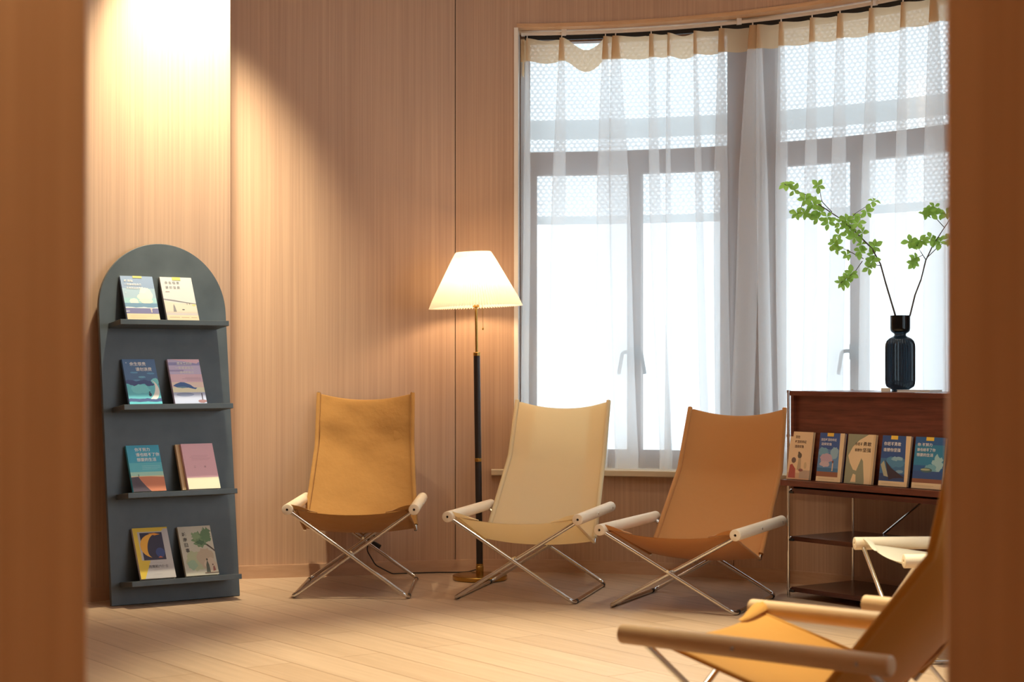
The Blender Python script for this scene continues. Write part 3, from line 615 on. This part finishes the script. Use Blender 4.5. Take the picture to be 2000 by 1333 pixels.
def cb(label, px0, px1, art, texts, h=.205, w=.150, t=.012, dt=0):
    # local x of the book on the ledge from its place along the front
    def xl(px):
        k = (px+8-1000)/F; return (k*7.50-1.214)/(.588+.809*k)
    x = max((xl(px0)+xl(px1))/2, w/2+.012)
    back = .024; tilt = math.degrees(math.asin((back+.02-t-.002)/h))
    T = CAB @ Matrix.Translation((x, -back, .5128+t*math.sin(math.radians(tilt)))) @ Matrix.Rotation(-math.radians(tilt), 4, 'X')
    return book(label, w, h, t, art, texts, T, G2, pages='#d9c3a0')
child_art = [('#e0c09a', FULL), ('#d0a684', rect(0, 0, 1, .14)), ('#b8a08c', rect(.55, .03, 1, .2)), ('#6c5550', ell(.25, .40, .1, .06)), ('#a94f48', [(.06,.03),(.38,.03),(.36,.22),(.2,.32),(.1,.3)]), ('#5c5248', ell(.5, .5, .09, .06)), ('#b9a184', [(.42,.2),(.6,.2),(.56,.45),(.46,.45)]), ('#574a44', rect(.42, .54, .5, .58)), ('#c9ad88', ell(.78, .3, .06, .07)), ('#8c5a50', ell(.6, .2, .1, .03))]
cb('cream paperback with two cartoon children, leftmost on the cabinet ledge', 1537, 1588, child_art, [('别在', '#5a4038', .24, .86, .062), ('吃苦的年纪', '#5a4038', .24, .76, .062), ('选择安逸', '#5a4038', .24, .66, .062)], w=.132)
pinksky = [('#38589a', FULL), ('#5f86b4', rect(0, .2, .87, .66)), ('#6fa0bc', blob(.2, .6, .2, .1, seed=2)), ('#b9a0b4', blob(.35, .48, .25, .1, seed=3)), ('#c2aeb8', blob(.3, .36, .2, .06, seed=4)), ('#8fb0c4', blob(.65, .6, .15, .12, seed=5)), ('#42709c', rect(0, .2, .87, .28)), ('#d6b89a', rect(.6, .22, .64, .38)), ('#7d4436', ell(.62, .41, .03, .025)), ('#8f5a44', rect(0, .1, .87, .20)), ('#e2c8a2', rect(0, 0, 1, .1)), ('#e0c49c', [(.82,1),(1,1),(1,0),(.87,0)]), ('#c9b089', rect(.1, .045, .75, .055)), ('#e8c050', rect(.3, .93, .56, 1))]
cb('blue paperback with pink clouds and cream edge, second on the cabinet ledge', 1603, 1653, pinksky, [('别在吃苦的年纪', '#e8e6ea', .07, .83, .06, .62), ('选择安逸', '#e8e6ea', .09, .74, .06, .42)], w=.14)
bear_art = [('#e4c8a0', FULL), ('#8f8f78', [(0,0),(0,1),(.75,1),(.42,.88),(.2,.74),(.06,.56),(.14,.42),(.28,.28),(.4,.26),(.55,.52),(.62,.46),(.72,.06),(.72,0)]), ('#e4c8a0', [(.22,.03),(.42,.03),(.4,.18),(.3,.2)]), ('#d8b88e', rect(.92, 0, 1, 1))]
cb('beige and olive paperback with a polar bear outline, middle of the cabinet ledge', 1660, 1712, bear_art, [('你若不', '#4c3c34', .28, .77, .065, .27), ('勇敢', '#4c3c34', .57, .765, .085, .30), ('谁替你', '#4c3c34', .28, .65, .065, .27), ('坚强', '#4c3c34', .57, .64, .085, .30)])
boat_art = [('#2f528e', FULL), ('#3f6f9c', rect(0, .12, .88, .55)), ('#4f86ac', blob(.5, .48, .35, .1, seed=2)), ('#8fb4c4', blob(.6, .55, .2, .04, 24, .4, 3)), ('#2f4674', rect(0, .12, .88, .25)), ('#a9a890', [(.12,.5),(.32,.18),(.16,.2),(.02,.42)]), ('#3a2f3c', [(.16,.52),(.4,.36),(.88,.18),(.5,.16),(.34,.12),(.3,.22)]), ('#7fa0b8', blob(.7, .3, .12, .03, seed=5)), ('#e4caa4', rect(0, 0, 1, .1)), ('#e2c49a', [(.82,1),(1,1),(1,0),(.9,0)]), ('#cdb38a', rect(.1, .045, .75, .055)), ('#ecc44c', rect(.3, .925, .54, 1))]
cb('blue paperback with a paper boat on waves, fourth on the cabinet ledge', 1726, 1783, boat_art, [('你若不勇敢', '#eceaec', .07, .80, .075, .6), ('谁替你坚强', '#eceaec', .07, .68, .075, .6)])
whale2 = [('#2c5f98', FULL), ('#2f80a8', rect(0, .45, 1, .85)), ('#9cc4cc', blob(.8, .5, .2, .14, 26, .35, 2)), ('#6fa8bc', blob(.6, .4, .2, .08, 20, .3, 3)), ('#33548c', rect(0, .18, 1, .34)), ('#4a6a6c', ell(.45, .36, .2, .045)), ('#a8b090', ell(.42, .37, .16, .02)), ('#8a5844', rect(0, .11, 1, .19)), ('#e4caa4', rect(0, 0, 1, .11)), ('#cdb38a', rect(.1, .05, .75, .06)), ('#ecc44c', rect(.36, .93, .62, 1))]
cb('blue paperback with a whale, rightmost on the cabinet ledge', 1791, 1850, whale2, [('你 不努力', '#eceaec', .08, .82, .065, .5), ('谁也给不了你', '#eceaec', .08, .72, .065, .62), ('想要的生活', '#eceaec', .08, .62, .065, .56)])

# vase with two leafy branches --------------------------------------------------
VP = Vector((1.619, 7.26, .892))
vase = empty('vase', VP); tag(vase, 'dark ribbed glass vase on top of the walnut cabinet', 'vase')
M_VASE = mat('smoky_black_glass', '#0b1115', 0.05, 0.0)
_vo = M_VASE.node_tree.nodes['Material Output']; _vt = N(M_VASE, 'ShaderNodeBsdfTransparent'); _vt.inputs[0].default_value = (.28, .36, .42, 1)
_vm = N(M_VASE, 'ShaderNodeMixShader'); _vm.inputs[0].default_value = .27; L(M_VASE, M_VASE.node_tree.nodes['Principled BSDF'].outputs[0], _vm.inputs[1]); L(M_VASE, _vt.outputs[0], _vm.inputs[2]); L(M_VASE, _vm.outputs[0], _vo.inputs[0])
def vrow(r, z, fl, n=128, ribs=32): return [(r*(1+fl*math.cos(ribs*2*PI*k/n))*math.cos(2*PI*k/n), r*(1+fl*math.cos(ribs*2*PI*k/n))*math.sin(2*PI*k/n), z) for k in range(n)]
prof = [(.0005,0,0),(.034,0,0),(.036,.004,0),(.034,.008,.0),(.044,.014,.01),(.055,.022,.025),(.0585,.034,.035),(.0595,.05,.035),(.0595,.12,.035),(.0595,.185,.035),(.0585,.198,.035),(.054,.212,.03),(.045,.222,.02),(.034,.228,.01),(.026,.232,0),(.0235,.238,0),(.026,.243,0),(.036,.249,0),(.040,.256,0),(.041,.266,0),(.041,.318,0),(.0385,.318,0),(.038,.262,0),(.02,.25,0),(.0005,.248,0)]
m = MB(); m.grid([vrow(*p) for p in prof], closed=True); m.build('vase_body', M_VASE, vase, smooth=True, angle=50)
M_TWIG = mat('twig_bark', '#4b3f36', 0.8)
M_LEAF = fabric('leaf_green', '#9cc45c', 0.5, 0.1)
def P3(px, py, dy=0): s = F/7.26; return Vector(((px-1000)/s*(7.26+dy)/7.26, 7.26+dy, 1+(715-py)/s*(7.26+dy)/7.26))
def C8(x, y, dy=0): return P3(1500+x/2.961, 330+y/2.961, dy)
def branch(label, mains, clusters, seed):
    q = random.Random(seed); base = C8(*mains[0][0][:2]) if False else None
    b0 = Vector(VP)+Vector((mains[0][0][2], 0, .253))
    root = empty('leafy_branch', b0); tag(root, label, 'branch', 'leafy branches in the vase'); inv = Matrix.Translation(-b0)
    m = MB(); 
    for k, ln in enumerate(mains):
        if k == 0: pts = [b0+Vector((0,0,.002))]+[C8(*p) for p in ln[1]]; r0, r1 = .0042, .0014
        else: pts = [C8(*p) for p in ln]; r0, r1 = .0018, .0010
        pp = fillet(pts, .03, 3); nn = len(pp); m.tube(pp, r0, 7, M=inv, rs=[r0+(r1-r0)*i/(nn-1) for i in range(nn)])
    m.build('stem', M_TWIG, root, smooth=True)
    m = MB()
    for cx_, cy_, dy in clusters:
        c = C8(cx_, cy_, dy); nl = q.randint(4, 6); rot = q.uniform(0, 6)
        ax = Vector((q.uniform(-.5, .5), -1+q.uniform(-.3, .6), q.uniform(-.1, .7))).normalized()
        t1 = ax.cross(Vector((0,0,1))).normalized(); t2 = ax.cross(t1)
        for i in range(nl):
            a = rot+2*PI*i/nl+q.uniform(-.25, .25); d = (t1*math.cos(a)+t2*math.sin(a)+ax*q.uniform(.0, .5)).normalized()
            sd = d.cross(ax).normalized(); ln = q.uniform(.024, .040); wd = ln*.30; up = sd.cross(d)
            r_ = [[c+d*(ln*u)+sd*(wd*s*math.sin(PI*min(1, u**1.35))**.9)+up*(.006*abs(s)*math.sin(PI*u)-.008*u*u) for s in (-1, 0, 1)] for u in (.04, .2, .38, .56, .72, .88, 1.0)]
            m.grid([[tuple(p) for p in r] for r in r_], inv)
    m.build('foliage', M_LEAF, root, smooth=True, angle=180)
    return root
branch('long leafy branch leaning left out of the vase', [[(0, 0, -.012), [(735,845),(680,660,-.02),(650,550,-.03),(600,460,-.04),(500,360,-.05),(420,290,-.06),(300,210,-.07),(220,150,-.07),(150,120,-.08),(95,88,-.08)]],
   [(370,250,-.06),(312,190,-.07),(300,130,-.07),(290,95,-.07)], [(465,305,-.05),(505,258,-.03),(610,190,-.02)], [(552,520,-.035),(455,470,-.06),(385,440,-.07)], [(650,560,-.03),(600,553,-.04),(575,575,-.05)], [(545,535,-.04),(500,600,-.06),(418,660,-.08)], [(210,170,-.07),(190,230,-.09),(168,262,-.1)]],
  [(105,95,-.08),(148,125,-.08),(290,100,-.07),(215,180,-.09),(170,262,-.1),(208,258,-.08),(240,275,-.07),(282,238,-.06),(262,205,-.08),(290,290,-.07),(340,278,-.08),(350,318,-.06),(410,312,-.07),(440,338,-.06),(472,352,-.05),(500,282,-.04),(520,318,-.06),(570,252,-.03),(610,190,-.02),(408,382,-.06),(380,432,-.07),(400,462,-.07),(455,500,-.06),(500,400,-.05),(548,370,-.05),(540,440,-.04),(535,478,-.05),(588,500,-.04),(600,535,-.03),(622,450,-.03),(578,572,-.05),(480,606,-.06),(452,642,-.07),(416,664,-.08),(455,300,-.07)], 5)
branch('shorter leafy branch leaning right out of the vase', [[(0, 0, .012), [(822,845),(850,730,.02),(885,640,.03),(912,530,.04),(950,450,.05),(1000,370,.05),(1040,310,.06),(1075,250,.06)]],
   [(912,525,.04),(882,478,.03),(860,440,.02)], [(922,512,.04),(975,460,.06),(1040,405,.07)], [(1018,338,.05),(975,290,.05),(935,262,.04)], [(893,500,.03),(850,520,.02)]],
  [(822,425,.02),(838,445,.03),(878,420,.03),(895,432,.02),(850,522,.02),(842,545,.02),(940,405,.05),(965,415,.05),(992,428,.05),(925,245,.04),(945,262,.04),(962,218,.04),(992,262,.05),(908,275,.04),(1030,262,.05),(1070,260,.06),(1045,405,.07)], 9)
bk = empty('booklet', CAB @ Vector((.53, .16, .8925)), ANG+.25); tag(bk, 'thin white booklet lying flat on the cabinet beside the vase', 'booklet')
m = MB(); m.box(-.02, .125, -.06, .05, .0012, .008); m.build('page_block', M_WHITE, bk); m = MB(); m.box(-.022, .127, -.062, .052, .008, .0088); m.box(-.022, .127, -.062, .052, 0, .0012); m.build('cover', mat('soft_white_cover', '#f3f5f6', .4), bk)
wb = tag(MB().box(-.018, .018, -.012, .012, 0, .016).build('wooden_block', M_ASH, bevel=.002), 'small pale wooden block at the foot of the vase', 'block'); wb.location = CAB @ Vector((.475, .085, .8925)); wb.rotation_euler = (0, 0, -.3)

# ------------------------------------------------------------------ floor lamp
LP_ = Vector((-.150, 8.135, 0)); lamp = empty('floor_lamp', LP_); tag(lamp, 'brass and black floor lamp with lit pleated cream shade', 'floor lamp')
tlt = Matrix.Rotation(-.014, 4, 'Y')
m = MB(); m.lathe([(.0005, .001), (.122, .001), (.127, .003), (.128, .006), (.128, .019), (.126, .022), (.12, .024), (.0005, .025)], 64); m.build('lamp_base', M_BRASS, lamp, smooth=True, angle=30)
m = MB(); m.lathe([(.017, .024), (.018, .03), (.018, .062), (.0165, .064), (.0165, .075), (.0005, .075)], 24, tlt); m.build('base_collar', M_BRASS, lamp, smooth=True, angle=30)
m = MB(); m.lathe([(.0155, .07), (.0155, 1.06), (.0005, 1.06)], 20, tlt); po = m.build('lower_pole', M_BLACKW, lamp, smooth=True, angle=30)
for z in (.56, 1.055):
    m = MB(); m.lathe([(.0158, z-.008), (.0166, z-.007), (.0166, z+.007), (.0158, z+.008), (.0005, z+.008)], 20, tlt); m.build('brass_ring', M_BRASS, lamp, smooth=True, angle=30)
m = MB(); m.lathe([(.0065, 1.06), (.0065, 1.30), (.0005, 1.30)], 14, tlt); m.build('upper_pole', M_BRASS, lamp, smooth=True, angle=30)
m = MB(); m.lathe([(.008, 1.272), (.016, 1.275), (.016, 1.292), (.012, 1.295), (.014, 1.34), (.0005, 1.34)], 18, tlt); so = m.build('bulb_socket', M_BRASS, lamp, smooth=True, angle=30)
m = MB(); m.tube([(.030, -.012, 1.292), (.031, -.012, 1.18)], .0009, 5, M=tlt); m.lathe([(.0005, 1.166), (.004, 1.169), (.0045, 1.174), (.0005, 1.182)], 10, tlt @ Matrix.Translation((.031, -.012, 0))); m.build('pull_chain', M_BRASS, lamp, smooth=True)
sh = Matrix.Translation((-.02, 0, 1.285)) @ Matrix.Rotation(-.045, 4, 'Y'); NP = 100
rows = []
for i in range(9):
    t = i/8; rr = .212+(.082-.212)*t; z = -.005+.253*t; am = .0060*(1-t)+.0025
    rows.append([((rr+(am if k % 2 else -am))*math.cos(PI*k/NP), (rr+(am if k % 2 else -am))*math.sin(PI*k/NP), z-(.007 if k % 2 and i == 0 else 0)-(.003 if k % 2 and i == 8 else 0)) for k in range(2*NP)])
m = MB(); m.grid(rows, sh, closed=True); sd = m.build('lamp_shade', M_SHADE, lamp)
m = MB()
for rr, z in ((.072, .20),):
    m.tube([(rr*math.cos(2*PI*k/24), rr*math.sin(2*PI*k/24), z) for k in range(25)], .0018, 5, caps=False, M=sh)
for k in range(3): m.tube([(.0, 0, .045), (.07*math.cos(2.1*k), .07*math.sin(2.1*k), .20)], .0015, 5, M=sh)
m.build('shade_carrier', M_BRASS, lamp)
M_BULB = bpy.data.materials.new('lit_bulb'); M_BULB.use_nodes = True; _b = M_BULB.node_tree.nodes['Principled BSDF']; _b.inputs['Emission Color'].default_value = (1, .72, .42, 1); _b.inputs['Emission Strength'].default_value = 140
m = MB(); m.lathe([(.012, 1.34), (.014, 1.35), (.03, 1.38), (.033, 1.40), (.028, 1.42), (.014, 1.434), (.0005, 1.437)], 20, tlt); m.build('light_bulb', M_BULB, lamp, smooth=True)
# power cord from the base along the baseboard to the plug behind the mustard chair
def wl(a, off, z): p = path(a, off); return (p[0], p[1], z)
cord = [wl(A0+.10, -.20, .035), wl(A0+.06, -.16, .02), wl(A0+.02, -.06, .005), wl(A0-.10, -.035, .005), wl(A0-.22, -.03, .005), wl(A0-.32, -.04, .006), wl(A0-.40, -.04, .05), wl(A0-.44, -.035, .12), wl(A0-.435, -.03, .15)]
m = MB(); m.tube(fillet([Vector(p)-LP_ for p in cord], .05, 4), .003, 7)
m.tube([Vector(wl(A0-.405, -.014, .15))-LP_, Vector(wl(A0-.40, -.014, .2))-LP_, Vector(wl(A0-.40, -.012, .34))-LP_], .003, 7)
m.build('power_cord', M_CORD, lamp, smooth=True)
m = MB(); x, y = path(A0-.42, -.03); m.box(-.028, .05, -.012, .012, -.012, .014, Matrix.Translation(Vector((x, y, .155))-LP_) @ Matrix.Rotation(.5, 4, 'Y')); m.box(-.05, -.026, -.01, .012, .012, .032, Matrix.Translation(Vector((x, y, .155))-LP_))
m.build('power_plug', M_CORD, lamp, bevel=.003)
